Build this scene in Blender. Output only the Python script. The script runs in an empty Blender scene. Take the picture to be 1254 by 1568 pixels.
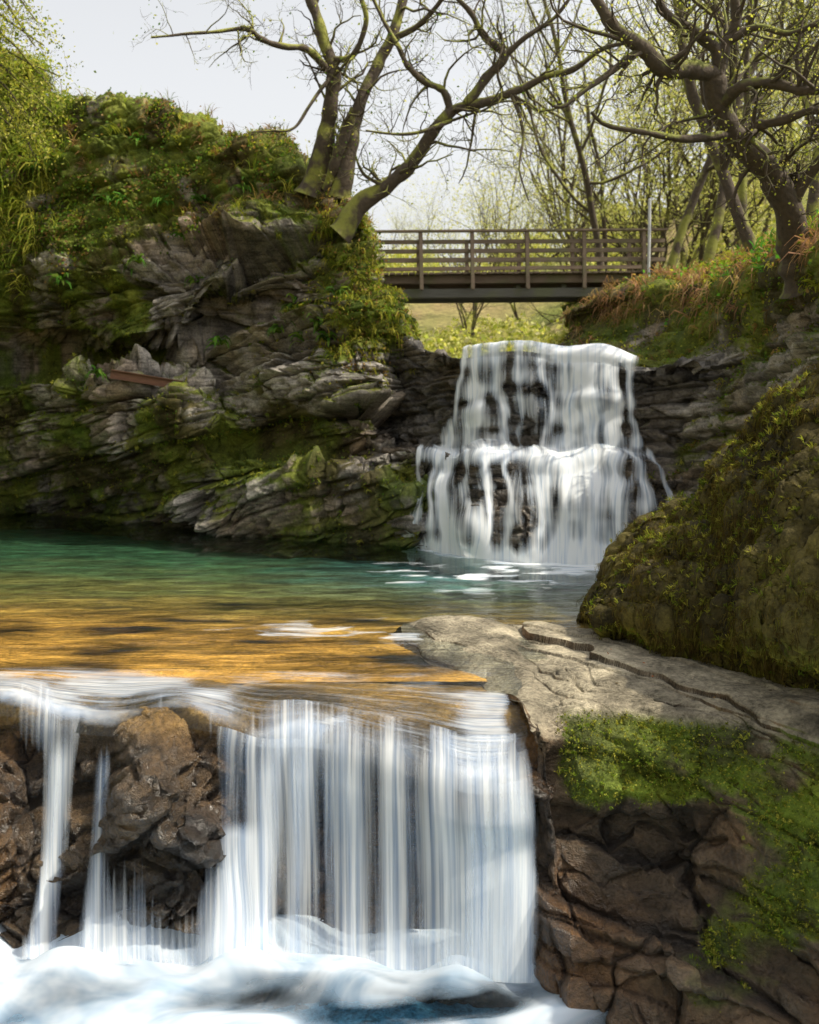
import bpy, math, random
import numpy as np
from mathutils import Vector
random.seed(7); R=np.random.default_rng(7)
H=2.2; F=1681.0
scn=bpy.context.scene
# ---------------------------------------------------------------- survey helper: bearing / height readings + distance -> world metres
def S(u,v,d): return ((u-627)/F*d, d, H+(640-v)/F*d)
# ---------------------------------------------------------------- noise
def _h(ix,iy,iz,seed):
    a=(ix.astype(np.int64)*374761393+iy.astype(np.int64)*668265263+iz.astype(np.int64)*2147483647+seed*974634777)&0xFFFFFFFF
    a=((a^(a>>13))*1274126177)&0xFFFFFFFF
    a=((a^(a>>16))*2246822519)&0xFFFFFFFF
    a=a^(a>>15)
    return (a&0xFFFFFF)/float(0xFFFFFF)
def vn(P,seed=0):
    i=np.floor(P).astype(np.int64); f=P-i; f=f*f*f*(f*(f*6-15)+10)
    x,y,z=i[...,0],i[...,1],i[...,2]; r=0
    for a in (0,1):
        wa=f[...,0] if a else 1-f[...,0]
        for b in (0,1):
            wb=f[...,1] if b else 1-f[...,1]
            for c in (0,1):
                wc=f[...,2] if c else 1-f[...,2]
                r=r+wa*wb*wc*_h(x+a,y+b,z+c,seed)
    return r*2-1
def fbm(P,o=4,seed=0,g=0.5):
    r=0;a=1;t=0
    for k in range(o):
        r=r+a*vn(P*(2.03**k)+k*17.3,seed+k); t+=a; a*=g
    return r/t
def sst(x,a,b):
    t=np.clip((x-a)/(b-a),0,1); return t*t*(3-2*t)
def v3(a,b=None,c=None):
    z=a*0; return np.stack([a,z if b is None else b,z if c is None else c],-1)
def strata(Q,fx,fz,seed):
    s=Q[...,2]*fz+.25*vn(Q*np.array([.35,.35,.7]),seed); s=s+.42*vn(v3(s*.8),seed+5)
    li=np.floor(s).astype(np.int64); fs=s-li; z0=li*0
    hx=_h(li,z0,z0,seed+1)
    a=(Q[...,0]+Q[...,1]*.55)*fx*(.5+hx)+hx*17+.22*vn(Q*1.4,seed+6)+.1*vn(Q*5,seed+7)+(fs-.5)*(hx-.5)*1.2
    ci=np.floor(a).astype(np.int64); fa=a-ci
    ID=_h(li,ci,z0,seed+2); t1=_h(li,ci,z0,seed+3)-.5; t2=_h(li,ci,z0,seed+4)-.5
    e=np.minimum(np.minimum(fs,1-fs)/fz,np.minimum(fa,1-fa)/fx)
    return e,ID,(fs-.5)*t1+(fa-.5)*t2*1.4,hx
# ---------------------------------------------------------------- patches
def cr1(A,n,tens=0.75):
    m=A.shape[0]; t=np.linspace(0,m-1,n); i=np.minimum(t.astype(int),m-2); f=(t-i)[:,None,None]
    g=lambda k:A[np.clip(k,0,m-1)]
    p0,p1,p2,p3=g(i-1),g(i),g(i+1),g(i+2)
    c=.5*((2*p1)+(-p0+p2)*f+(2*p0-5*p1+4*p2-p3)*f*f+(-p0+3*p1-3*p2+p3)*f**3)
    return c*tens+(p1*(1-f)+p2*f)*(1-tens)
def patch(rows,nu,nv,tens=0.75):
    A=np.array(rows,float)
    A=cr1(A,nv,tens); A=cr1(A.transpose(1,0,2),nu,tens).transpose(1,0,2)
    return A
def bc(v,n): return list(v) if hasattr(v,'__len__') else [v]*n
def rowS(px,py,d):
    n=len(px); py=bc(py,n); d=bc(d,n); return [list(S(px[k],py[k],d[k])) for k in range(n)]
def rowZ(px,z,d):
    n=len(px); z=bc(z,n); d=bc(d,n); return [[(px[k]-627)/F*d[k],d[k],z[k]] for k in range(n)]
def normals(G):
    du=np.gradient(G,axis=1); dv=np.gradient(G,axis=0)
    n=np.cross(du,dv); n/=np.linalg.norm(n,axis=-1,keepdims=True)+1e-9
    view=np.array([0,0,H])-G
    if ((n*view).sum(-1)).mean()<0: n=-n
    return n
def add_attrs(me,attrs):
    for k,v in attrs.items():
        v=np.asarray(v,dtype=np.float32)
        if k=='col':
            a=me.attributes.new('col','FLOAT_COLOR','POINT'); v=v.reshape(-1,3)
            v=np.concatenate([v,np.ones((len(v),1),np.float32)],1); a.data.foreach_set('color',v.ravel())
        elif k=='uvw':
            a=me.attributes.new('uvw','FLOAT_VECTOR','POINT'); a.data.foreach_set('vector',v.reshape(-1))
        else:
            a=me.attributes.new(k,'FLOAT','POINT'); a.data.foreach_set('value',v.reshape(-1))
def raw_mesh(name,V,Fq,mat,attrs=None,smooth=True,parent=None):
    V=np.asarray(V,np.float32).reshape(-1,3); Fq=np.asarray(Fq,np.int32); k=Fq.shape[1]
    me=bpy.data.meshes.new(name); me.vertices.add(len(V)); me.vertices.foreach_set('co',V.ravel())
    me.loops.add(Fq.size); me.loops.foreach_set('vertex_index',Fq.ravel())
    me.polygons.add(len(Fq)); me.polygons.foreach_set('loop_start',np.arange(0,Fq.size,k,dtype=np.int32))
    me.polygons.foreach_set('loop_total',np.full(len(Fq),k,np.int32))
    me.polygons.foreach_set('use_smooth',np.full(len(Fq),smooth))
    me.update(calc_edges=True)
    if attrs: add_attrs(me,attrs)
    me.materials.append(mat)
    o=bpy.data.objects.new(name,me); scn.collection.objects.link(o)
    if parent: o.parent=parent
    return o
def grid_mesh(name,G,mat,attrs=None,smooth=True,parent=None,keep=None,flip=False):
    nv,nu=G.shape[:2]; idx=np.arange(nv*nu).reshape(nv,nu)
    q=np.stack([idx[:-1,:-1],idx[:-1,1:],idx[1:,1:],idx[1:,:-1]],-1).reshape(-1,4)
    if flip: q=q[:,::-1]
    if keep is not None: q=q[keep.ravel()[q].any(1)]
    return raw_mesh(name,G[...,:3],q,mat,attrs,smooth,parent)
def empty(name,loc=(0,0,0)):
    e=bpy.data.objects.new(name,None); e.location=loc; scn.collection.objects.link(e); return e
# ---------------------------------------------------------------- materials
def newmat(name):
    m=bpy.data.materials.new(name); m.use_nodes=True; nt=m.node_tree
    for n in list(nt.nodes): nt.nodes.remove(n)
    out=nt.nodes.new('ShaderNodeOutputMaterial')
    def N(t,**kw):
        n=nt.nodes.new(t)
        for k,v in kw.items():
            if k in n.inputs.keys(): n.inputs[k].default_value=v
            else: setattr(n,k,v)
        return n
    L=lambda a,b: nt.links.new(a,b)
    return m,nt,out,N,L
def attr(N,name):
    return N('ShaderNodeAttribute',attribute_name=name)
def mathn(N,L,op,a,b=None,clamp=False):
    n=N('ShaderNodeMath',operation=op); n.use_clamp=clamp
    for i,x in enumerate((a,b)):
        if x is None: continue
        if isinstance(x,(int,float)): n.inputs[i].default_value=x
        else: L(x,n.inputs[i])
    return n.outputs[0]
def maprange(N,L,v,a,b,c=0,d=1):
    n=N('ShaderNodeMapRange'); L(v,n.inputs[0])
    for i,x in enumerate((a,b,c,d)): n.inputs[i+1].default_value=x
    return n.outputs[0]
def rock_material(name,bump=0.5,rt=(0.1,.22,0.2),sz=11,smin=.5,sc=3.):
    m,nt,out,N,L=newmat(name)
    P=N('ShaderNodeTexCoord').outputs['Object']
    n1=N('ShaderNodeTexNoise',Scale=sc,Detail=8.0,Roughness=.68); L(P,n1.inputs['Vector'])
    n2=N('ShaderNodeTexNoise',Scale=26.0,Detail=5.0,Roughness=.7); L(P,n2.inputs['Vector'])
    mp=N('ShaderNodeMapping'); mp.inputs['Scale'].default_value=(1.2,1.2,sz); mp.inputs['Rotation'].default_value=rt
    L(P,mp.inputs[0]); n3=N('ShaderNodeTexNoise',Scale=1.6,Detail=5.0,Roughness=.6,Distortion=.4); L(mp.outputs[0],n3.inputs['Vector'])
    a=attr(N,'col'); moss=attr(N,'moss').outputs['Fac']; wet=attr(N,'wet').outputs['Fac']
    f=mathn(N,L,'ADD',maprange(N,L,n1.outputs['Fac'],.28,.72,.2,1.35),maprange(N,L,n2.outputs['Fac'],.25,.75,-.45,.65))
    st=maprange(N,L,n3.outputs['Fac'],.34,.5,smin,1.05)
    cr=mathn(N,L,'MAXIMUM',st,moss); f=mathn(N,L,'MULTIPLY',f,cr)
    vm=N('ShaderNodeVectorMath',operation='SCALE'); L(a.outputs['Color'],vm.inputs[0]); L(f,vm.inputs['Scale'])
    b=N('ShaderNodeBsdfPrincipled'); L(vm.outputs[0],b.inputs['Base Color'])
    L(maprange(N,L,wet,0,1,.85,.22),b.inputs['Roughness']); L(maprange(N,L,wet,0,1,.2,.75),b.inputs['Specular IOR Level'])
    hh=mathn(N,L,'ADD',mathn(N,L,'MULTIPLY',n1.outputs['Fac'],1.0),mathn(N,L,'MULTIPLY',n2.outputs['Fac'],.45))
    hh=mathn(N,L,'ADD',hh,mathn(N,L,'MULTIPLY',cr,.3))
    bp=N('ShaderNodeBump',Strength=bump,Distance=.12); L(hh,bp.inputs['Height']); L(bp.outputs[0],b.inputs['Normal'])
    L(b.outputs[0],out.inputs[0]); return m
def foliage_material(name,tr=.45):
    m,nt,out,N,L=newmat(name)
    a=attr(N,'col'); d=N('ShaderNodeBsdfDiffuse'); t=N('ShaderNodeBsdfTranslucent')
    L(a.outputs['Color'],d.inputs[0]); 
    br=N('ShaderNodeVectorMath',operation='MULTIPLY'); L(a.outputs['Color'],br.inputs[0]); br.inputs[1].default_value=(1.5,1.5,.7); L(br.outputs[0],t.inputs[0])
    mx=N('ShaderNodeMixShader'); mx.inputs[0].default_value=tr; L(d.outputs[0],mx.inputs[1]); L(t.outputs[0],mx.inputs[2])
    L(mx.outputs[0],out.inputs[0]); return m
def bark_material(name,c1=(.03,.022,.016),c2=(.11,.08,.05),moss=(.16,.17,.03),ml=.45):
    m,nt,out,N,L=newmat(name)
    P=N('ShaderNodeTexCoord').outputs['Object']; g=N('ShaderNodeNewGeometry')
    n1=N('ShaderNodeTexNoise',Scale=2.2,Detail=5.0); L(P,n1.inputs['Vector'])
    n2=N('ShaderNodeTexNoise',Scale=16.0,Detail=5.0); L(P,n2.inputs['Vector'])
    mc=N('ShaderNodeMix',data_type='RGBA'); L(n2.outputs['Fac'],mc.inputs[0]); mc.inputs[6].default_value=(*c1,1); mc.inputs[7].default_value=(*c2,1)
    sx=N('ShaderNodeSeparateXYZ'); L(g.outputs['Normal'],sx.inputs[0])
    k=mathn(N,L,'ADD',mathn(N,L,'MULTIPLY',sx.outputs[2],.16),n1.outputs['Fac'])
    k=maprange(N,L,k,1-ml,1.12-ml,0,1)
    m2=N('ShaderNodeMix',data_type='RGBA'); L(k,m2.inputs[0]); L(mc.outputs[2],m2.inputs[6]); m2.inputs[7].default_value=(*moss,1)
    b=N('ShaderNodeBsdfPrincipled',Roughness=.9); L(m2.outputs[2],b.inputs['Base Color'])
    bp=N('ShaderNodeBump',Strength=.5,Distance=.04); L(n2.outputs['Fac'],bp.inputs['Height']); L(bp.outputs[0],b.inputs['Normal'])
    L(b.outputs[0],out.inputs[0]); return m
def water_material(name,su=14.,sv=.8,fu=55.,fv=1.4,bump=.35,bd=.04,tint=(.93,.97,.96),rough=.06,lo=.9,hi=1.24,c0=(.42,.56,.74),c1=(.93,.96,.98),ior=1.34,clear=True,det=3.):
    """flowing water: white aerated strands and painted reflections (from dens + streak noise) over clear water"""
    m,nt,out,N,L=newmat(name)
    uv=attr(N,'uvw').outputs['Vector']; dens=attr(N,'dens').outputs['Fac']
    def ns(a,b,det):
        mp=N('ShaderNodeMapping'); mp.inputs['Scale'].default_value=(a,b,1); L(uv,mp.inputs[0])
        n=N('ShaderNodeTexNoise',Scale=1.0,Detail=det,Roughness=.55); L(mp.outputs[0],n.inputs['Vector']); return n.outputs['Fac']
    a=ns(su,sv,det); b=ns(fu,fv,det)
    s=mathn(N,L,'ADD',mathn(N,L,'MULTIPLY',a,.6),mathn(N,L,'MULTIPLY',b,.4))
    sd=mathn(N,L,'ADD',s,dens)
    w=maprange(N,L,sd,lo,hi,0,1)
    bp=N('ShaderNodeBump',Strength=bump,Distance=bd); L(s,bp.inputs['Height'])
    cm=N('ShaderNodeMix',data_type='RGBA'); L(maprange(N,L,mathn(N,L,'ADD',b,mathn(N,L,'MULTIPLY',dens,.25)),.42,.75,0,1),cm.inputs[0]); cm.inputs[6].default_value=(*c0,1); cm.inputs[7].default_value=(*c1,1)  # blue-grey shading between strands is mixed into the water colour
    df=N('ShaderNodeBsdfDiffuse'); L(cm.outputs[2],df.inputs[0]); L(bp.outputs[0],df.inputs['Normal'])
    tl=N('ShaderNodeBsdfTranslucent'); L(cm.outputs[2],tl.inputs[0])
    mw=N('ShaderNodeMixShader'); mw.inputs[0].default_value=.3; L(df.outputs[0],mw.inputs[1]); L(tl.outputs[0],mw.inputs[2])
    tp=N('ShaderNodeBsdfTransparent'); tp.inputs[0].default_value=(*tint,1)
    gl=N('ShaderNodeBsdfGlossy',Roughness=rough); L(bp.outputs[0],gl.inputs['Normal'])
    fr=N('ShaderNodeFresnel',IOR=ior); L(bp.outputs[0],fr.inputs['Normal'])
    mm=N('ShaderNodeMixShader'); L(w,mm.inputs[0]); L(mw.outputs[0],mm.inputs[2])
    if clear:
        mc=N('ShaderNodeMixShader'); L(fr.outputs[0],mc.inputs[0]); L(tp.outputs[0],mc.inputs[1]); L(gl.outputs[0],mc.inputs[2])
        L(mc.outputs[0],mm.inputs[1])
    else:
        L(tp.outputs[0],mm.inputs[1])
    L(mm.outputs[0],out.inputs[0]); return m
M_rock=rock_material('wet_mossy_rock',.65)
M_rockf=rock_material('foreground_rock_face',.95,(.2,-.5,.3),4,.6,2.4)
M_leaf=foliage_material('foliage')
M_blade=foliage_material('moss_blades',.3)
M_bark=bark_material('mossy_bark')
M_bark2=bark_material('mossy_bark_green',moss=(.22,.22,.04),ml=.5)
M_fall=water_material('falling_water',su=6.5,sv=.32,fu=28,fv=.45,lo=.80,hi=1.42,clear=False,tint=(1,1,1),c0=(.32,.47,.72))
M_fallf=water_material('falling_water_far',su=8,sv=.7,fu=24,fv=1.0,bump=.2,lo=.82,hi=1.32,clear=False,tint=(1,1,1),c0=(.46,.58,.74))
M_pool=water_material('pool_water',su=2.6,sv=.7,fu=8,fv=1.8,bump=1.,bd=.1,tint=(.95,.99,.97),ior=1.33,det=4.,lo=.93,hi=1.25)
M_crest=water_material('crest_water',su=2.4,sv=.6,fu=8,fv=1.2,bump=.9,bd=.09,tint=(.95,.99,.97),ior=1.42,rough=.08,lo=.76,hi=1.46,c0=(.42,.58,.84),c1=(.9,.94,.98),det=4.)
# ---------------------------------------------------------------- rock builder
def rot(P,ax,ay):
    c,s=math.cos(ax),math.sin(ax); x,y,z=P[...,0],P[...,1],P[...,2]
    y,z=c*y-s*z,s*y+c*z
    c,s=math.cos(ay),math.sin(ay); x,z=c*x+s*z,-s*x+c*z
    return np.stack([x,y,z],-1)
ROCKA=np.array([.50,.45,.38]);ROCKB=np.array([.17,.145,.12]);ROCKC=np.array([.35,.25,.15])
MOSSA=np.array([.095,.135,.018]);MOSSB=np.array([.2,.21,.03]);MOSSC=np.array([.09,.075,.025])
def rockify(G,mossf,wetf,seed=0,big=(.45,.8),ba=.35,sm=(1.3,2.6),sa=.1,tilt=.18,low=.35,palette=None,mossup=.5,mosspal=None,amp=None,warp=1.,fine=.35,groove=1.):
    P=G[...,:3]; Nn=normals(P)
    moss=np.clip(mossf(P,Nn),0,1)
    W=warp*(np.stack([vn(P*.9,seed+60),vn(P*.9,seed+61),vn(P*.9,seed+62)],-1)*.08+np.stack([vn(P*3.1,seed+63),vn(P*3.1,seed+64),vn(P*3.1,seed+65)],-1)*.03)
    Q=rot(P+W,.08,tilt)
    e1,I1,T1,h1=strata(Q,big[0],big[1],seed+1)
    e2,i2,t2,h2=strata(Q+3.3,sm[0],sm[1],seed+20)
    e3,i3,t3,h3=strata(rot(Q,.05,.1)+7.1,sm[0]*2.4,sm[1]*2.6,seed+40)
    lo=fbm(P*.4,3,seed+3)
    k=(1-.6*moss); 
    if amp is None: amp=1.0
    d=ba*((I1-.5)*.8+(h1-.5)*.8+T1*1.3)*k-ba*.22*groove*(1-sst(e1,0,.07))*k
    d=d+sa*((i2-.5)*1.1+(h2-.5)*.6+t2*1.1)*k-sa*.5*groove*(1-sst(e2,0,.045))*k
    d=d+sa*fine*((i3-.5)+(h3-.5)+t3)*k-sa*.2*groove*(1-sst(e3,0,.03))*k
    d=d*amp+low*lo+(.045*fbm(P*3.5,4,seed+4)+moss*(.09*fbm(P*4,3,seed+7)+.05))*np.maximum(amp,.25)
    P2=P+Nn*d[...,None]
    N2=normals(P2)
    up=N2[...,2]
    nz=fbm(P*1.3,5,seed+8); nz2=fbm(P*4,4,seed+9)
    mo=np.clip(moss*.9+mossup*sst(up,.15,.75)+nz*.75-.12+nz2*.3,0,1); mo=sst(mo,.28,.6)
    mo=mo*sst(moss+mossup,0.02,.2)
    wet=np.clip(wetf(P,Nn),0,1)
    pa,pb,pc=palette or (ROCKA,ROCKB,ROCKC)
    t=np.clip(.5+.7*(i2-.5)+.5*(h1-.5)+.6*nz2,0,1)[...,None]
    rc=pa*t+pb*(1-t)
    r=np.clip(.25+1.3*fbm(P*.8,3,seed+10)+.4*(I1-.5),0,1)[...,None]; rc=rc*(1-r)+pc*r
    rc=rc*(.45+.55*np.minimum(sst(e2,0,.035),sst(e1,0,.05)))[...,None]
    rc=rc*(1-.62*wet[...,None])
    ma,mb,mcc=mosspal or (MOSSA,MOSSB,MOSSC)
    t=np.clip(.5+.9*fbm(P*2.1,4,seed+12),0,1)[...,None]; mc=ma*t+mb*(1-t)
    t=sst(fbm(P*.9,3,seed+13),.0,.4)[...,None]; mc=mc*(1-t)+mcc*t
    mc=mc*(1-.4*wet[...,None])
    col=rc*(1-mo[...,None])+mc*mo[...,None]
    return P2,N2,dict(col=col,moss=mo,wet=wet*(1-.7*mo)),mo
# ---------------------------------------------------------------- blades / leaves
class Veg:
    def __init__(s): s.V=[];s.C=[]
    def leaves(s,pos,axis,nrm,L,Wd,col):
        side=np.cross(axis,nrm); side/=np.linalg.norm(side,axis=-1,keepdims=True)+1e-9
        L=L[:,None];Wd=Wd[:,None]
        v=np.stack([pos,pos+axis*L*.45+side*Wd*.5,pos+axis*L,pos+axis*L*.45-side*Wd*.5],1)
        s.V.append(v.reshape(-1,3)); s.C.append(np.repeat(col,4,0))
    def blades(s,pos,dr,L,Wd,col,droop=1.0):
        n=len(pos); g=np.array([0,0,-1.0])*droop; L=L[:,None]
        side=np.cross(dr,R.normal(size=(n,3))); side/=np.linalg.norm(side,axis=-1,keepdims=True)+1e-9; side=side*Wd[:,None]*.5
        p1=pos+dr*L*.4; d2=dr+g*.7; d2/=np.linalg.norm(d2,axis=-1,keepdims=True)+1e-9; p2=p1+d2*L*.35
        d3=d2+g; d3/=np.linalg.norm(d3,axis=-1,keepdims=True)+1e-9; p3=p2+d3*L*.35
        a=np.stack([pos-side*.6,pos+side*.6,p1+side,p1-side],1); b=np.stack([p1-side,p1+side,p2+side*.8,p2-side*.8],1)
        c=np.stack([p2-side*.8,p2+side*.8,p3+side*.1,p3-side*.1],1)
        for q in (a,b,c): s.V.append(q.reshape(-1,3)); s.C.append(np.repeat(col,4,0))
    def build(s,name,mat,parent=None):
        V=np.concatenate(s.V);C=np.concatenate(s.C); q=np.arange(len(V)).reshape(-1,4)
        return raw_mesh(name,V,q,mat,dict(col=np.clip(C,0,1)),False,parent)
def unit(v): return v/(np.linalg.norm(v,axis=-1,keepdims=True)+1e-9)
def sample(G,Nn,w,n):
    w=np.clip(w,0,None).ravel().astype(float)
    du=np.linalg.norm(np.gradient(G,axis=1),axis=-1)*np.linalg.norm(np.gradient(G,axis=0),axis=-1)
    w=w*du.ravel(); w/=w.sum()
    i=R.choice(len(w),n,p=w); p=G.reshape(-1,3)[i]+R.normal(size=(n,3))*.02
    return p,Nn.reshape(-1,3)[i],i
def pal(cols,n,var=.25):
    c=np.array(cols)[R.integers(0,len(cols),n)]; return c*(1+var*R.uniform(-1,1,(n,1)))
YG=[(.28,.3,.045),(.18,.23,.03),(.36,.34,.06),(.11,.16,.02)]
IVY=[(.08,.16,.03),(.12,.21,.035),(.18,.26,.045),(.06,.1,.02)]
BRN=[(.26,.15,.06),(.18,.11,.05),(.34,.22,.1),(.11,.08,.04)]
GRN=[(.09,.27,.04),(.13,.33,.05),(.08,.2,.03)]
MOS=[(.19,.2,.03),(.12,.145,.02),(.27,.26,.045),(.09,.085,.02)]
def tufts(vg,G,Nn,w,ntuft,per,L,Wd,cols,out=.6,droop=.8,up=.3):
    p,nn,i=sample(G,Nn,w,ntuft)
    p=np.repeat(p,per,0)+R.normal(size=(ntuft*per,3))*L*.12; nn=np.repeat(nn,per,0); n=len(p)
    dr=unit(nn*out+R.normal(size=(n,3))*.5+np.array([0,0,up]))
    c=np.repeat(pal(cols,ntuft,.2),per,0)*(1+.2*R.uniform(-1,1,(n,1)))
    vg.blades(p,dr,L*R.uniform(.5,1.2,n),Wd*R.uniform(.6,1.2,n),c,droop)
def leafs(vg,G,Nn,w,n,L,cols,off=.05):
    p,nn,i=sample(G,Nn,w,n)
    p=p+nn*R.uniform(0,off,(n,1)); ax=unit(R.normal(size=(n,3))+np.array([0,0,-.5])); nr=unit(nn+.7*R.normal(size=(n,3)))
    l=L*R.uniform(.5,1.3,n); vg.leaves(p,ax,nr,l,l*.75,pal(cols,n,.3))

# ================================================================ LEFT CLIFF
px=[-1100,-350,-80,0,90,180,270,335,400,480,545,585,600]
lx=[-1100,-350,-80,0,90,180,270,335,400,480,560,620,665]
rows=[]
rows.append(rowZ(px,[9,10,11,10.5,9.9,9.6,9.2,8.8,8.2,7.6,7.0,6.2,5.2],[20,27,33,34,34,34,33,32,31,30,28,27,27]))
rows.append(rowS(px,[-300,-20,50,105,145,155,178,200,225,272,345,395,430],[11.5,20,24.8,26.4,26.3,25.6,24.7,24,23.5,22.6,21.3,21.6,23.5]))
rows.append(rowS(px,[-200,90,160,195,215,225,240,260,290,325,380,420,460],[11,19.6,24.2,25.8,25.6,24.8,23.9,23.2,22.6,21.8,20.6,20.8,22.5]))
rows.append(rowS(px,[-50,230,290,310,315,320,330,345,360,390,430,450,480],[10.6,19.2,23.9,25.4,25.0,24.2,23.2,22.5,21.8,21.2,20.3,20.5,22]))
rows.append(rowS(px,[100,330,390,400,405,410,415,415,425,440,475,490,510],[10.2,18.8,23.6,25.0,24.0,22.8,21.9,21.4,21.5,20.9,20.1,20.4,21.8]))
rows.append(rowS(px,[300,450,500,505,510,515,520,500,500,505,530,540,550],[10.1,18.6,23.7,25.1,24.0,22.9,22.2,22.4,21.9,20.8,20.0,20.4,21.5]))
rows.append(rowS(px,[500,530,555,560,560,565,570,555,550,560,585,600,610],[10.2,18.7,24.2,25.7,25.5,24.7,23.7,22.9,21.6,20.6,20.1,20.5,21.2]))
rows.append(rowS(lx,[650,600,580,585,582,588,612,645,640,645,668,690,700],[10.1,18.4,23.6,25.0,23.9,22.7,21.6,22.1,21.4,20.4,19.8,19.8,19.9]))
rows.append(rowS(lx,[800,680,640,640,625,630,650,690,685,690,712,735,745],[10,18.3,23.4,24.8,23.7,22.5,21.4,21.5,21.5,20.6,19.9,19.5,19.4]))
rows.append(rowS(lx,[900,740,710,710,710,710,725,730,710,714,734,758,770],[10,18.4,23.4,24.8,24.1,23.0,22.0,20.9,20.5,19.8,19.2,19.0,19.0]))
rows.append(rowZ(lx,-.05,[10,18.5,24,25,24.6,23.5,22.4,21.4,20.9,20.1,19.6,19.2,18.9]))
rows.append(rowZ(lx,-1.6,[10,18.3,23.8,24.8,24.4,23.3,22.2,21.3,20.9,20.1,19.5,19,18.7]))
G=patch(rows,640,580,.55)
def mossL(P,N):
    z=P[...,2]; x=P[...,0]; y=P[...,1]
    n=fbm(P*.45,3,101)
    m=sst(z+n*2.6,5.2,7.2)*.9
    m=np.maximum(m,.7*sst(n,.0,.3))
    m=np.maximum(m,.7*sst(x,-3.2,-1.6)*sst(z,3.2,4.2))
    m=np.maximum(m,.8*sst(-z,-3.3,-1.7)*sst(n,-.4,.05))
    m=np.maximum(m,.85*sst(-x,7.4,8.8))
    return m
def wetL(P,N): return np.clip(.95*sst(-P[...,2],-.6,0.05)+.5*sst(P[...,0],-1.6,0)*sst(-P[...,2],-2.6,-1.2)+.06+.2*sst(-P[...,2],-2.5,-1.),0,1)  # damp near water and falls; low darkening also paints in gorge shade
P2,N2,A,mo=rockify(G,mossL,wetL,seed=10,big=(.5,.8),ba=.95,sm=(1.4,2.6),sa=.32,tilt=.14,low=.45,mossup=.42,fine=.5,groove=1.2,warp=.7)
cliff=grid_mesh('mossy_rock_cliff',P2,M_rock,A)
zz=P2[...,2]; upm=sst(zz+1.8*fbm(P2*.5,3,77),5.4,7.2)
vis=(P2[...,1]<28)
vg=Veg()
leafs(vg,P2,N2,upm*vis*(.06+sst(fbm(P2*1.1,3,201),-.05,.3)),44000,.07,IVY+IVY+YG+BRN,.14)
tufts(vg,P2,N2,upm*vis*sst(fbm(P2*1.1,3,202),.05,.35),900,9,.22,.022,YG+BRN+BRN,.6,.9)
tufts(vg,P2,N2,(mo>.5)*(upm<.5)*vis,2800,8,.10,.018,MOS+YG,.7,.9)
leafs(vg,P2,N2,(mo>.5)*(upm<.5)*vis,34000,.04,MOS+IVY,.05)
wc=sst(P2[...,0],-2.2,-1.0)*sst(zz,2.6,3.6)*vis*(P2[...,1]<22.5)
tufts(vg,P2,N2,wc,600,9,.22,.022,YG+[(.4,.36,.07)],.5,1.7,0)  # extra bright yellow puts the sunlit edge into the hanging moss colour
leafs(vg,P2,N2,wc,8000,.06,YG+BRN+[(.4,.36,.07)],.1)
ws=sst(zz,5.6,6.4)*sst(N2[...,2],.3,.7)*(P2[...,1]<28)
tufts(vg,P2,N2,ws,700,9,.34,.02,YG+BRN,.25,.6,.8)
tufts(vg,P2,N2,sst(P2[...,1],24.2,25.2)*sst(-P2[...,0],7.4,9)*upm*vis,500,14,.6,.03,YG,.6,1.4,.2)
vg.build('ivy_and_grass',M_leaf,cliff)
vg=Veg()
fg=[(485,500),(465,520),(430,505),(500,520),(205,412),(215,400),(170,305),(190,310),(310,310),(250,312),(370,290),(215,215),(150,575),(140,590),(125,580),(300,430),(330,510),(95,430),(520,455),(450,470),(60,260),(280,360)]
pf=P2.reshape(-1,3)
for u,v in fg:
    k=np.argmin((pf[:,0]/pf[:,1]-(u-627)/F)**2+((pf[:,2]-H)/pf[:,1]-(640-v)/F)**2+(pf[:,1]>28)*99)
    c=pf[k]; n=14; a=R.uniform(0,6.28,n); dr=unit(np.stack([np.cos(a)*.8,-.8+.5*np.sin(a),R.uniform(.1,1.1,n)],-1))
    vg.blades(c+R.normal(size=(n,3))*.04,dr,.42*R.uniform(.6,1.2,n),.065*R.uniform(.7,1.2,n),pal(GRN[2:]+IVY,n),1.1)
vg.build('fern_plants',M_leaf)
# ================================================================ MAIN FALLS ROCK
px=[520,600,645,690,740,800,860,920,970,1030,1090,1150,1230]
rows=[]
lipd=[22.5,21.5,20.6,19.8,19.2,18.9,18.7,18.5,18.3,18.0,17.6,17.2,16.5]
rows.append(rowZ(px,[3.4]*13,[36]*13))
rows.append(rowZ(px,[3.3,3.2,3.1,3.1,3.05,3.05,3.05,3.05,3.05,3.1,3.1,3.4,3.7],[d+2.5 for d in lipd]))
rows.append(rowS(px,[500,520,530,540,532,530,536,538,550,554,548,525,505],lipd))
rows.append(rowS(px,[540,545,550,560,552,550,560,560,572,576,570,560,545],[d-.25 for d in lipd]))
rows.append(rowS(px,[600,605,610,618,600,606,618,604,626,628,625,620,615],[22.2,21.2,20.2,19.35,18.9,18.5,18.45,18.05,17.95,17.7,17.3,16.9,16.2]))
rows.append(rowS(px,[670,672,676,690,680,682,694,686,700,704,695,695,695],[22.1,21.1,20.1,19.3,18.75,18.45,18.2,18.0,17.85,17.6,17.2,16.8,16.1]))
md=[20.8,20.0,19.3,18.8,18.0,17.85,17.4,17.35,17.1,17.2,17.0,16.6,16]
rows.append(rowS(px,[690,690,690,702,694,706,712,700,716,726,712,712,712],md))
rows.append(rowS(px,[720,722,722,730,716,732,738,722,742,750,735,735,735],[d-.18 for d in md]))
bd=[20.2,19.4,18.7,17.9,17.3,16.9,16.7,16.45,16.35,16.4,16.3,16,15.5]
rows.append(rowS(px,[780]*13,[(a*.35+b*.65)-.02 for a,b in zip(md,bd)]))
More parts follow.
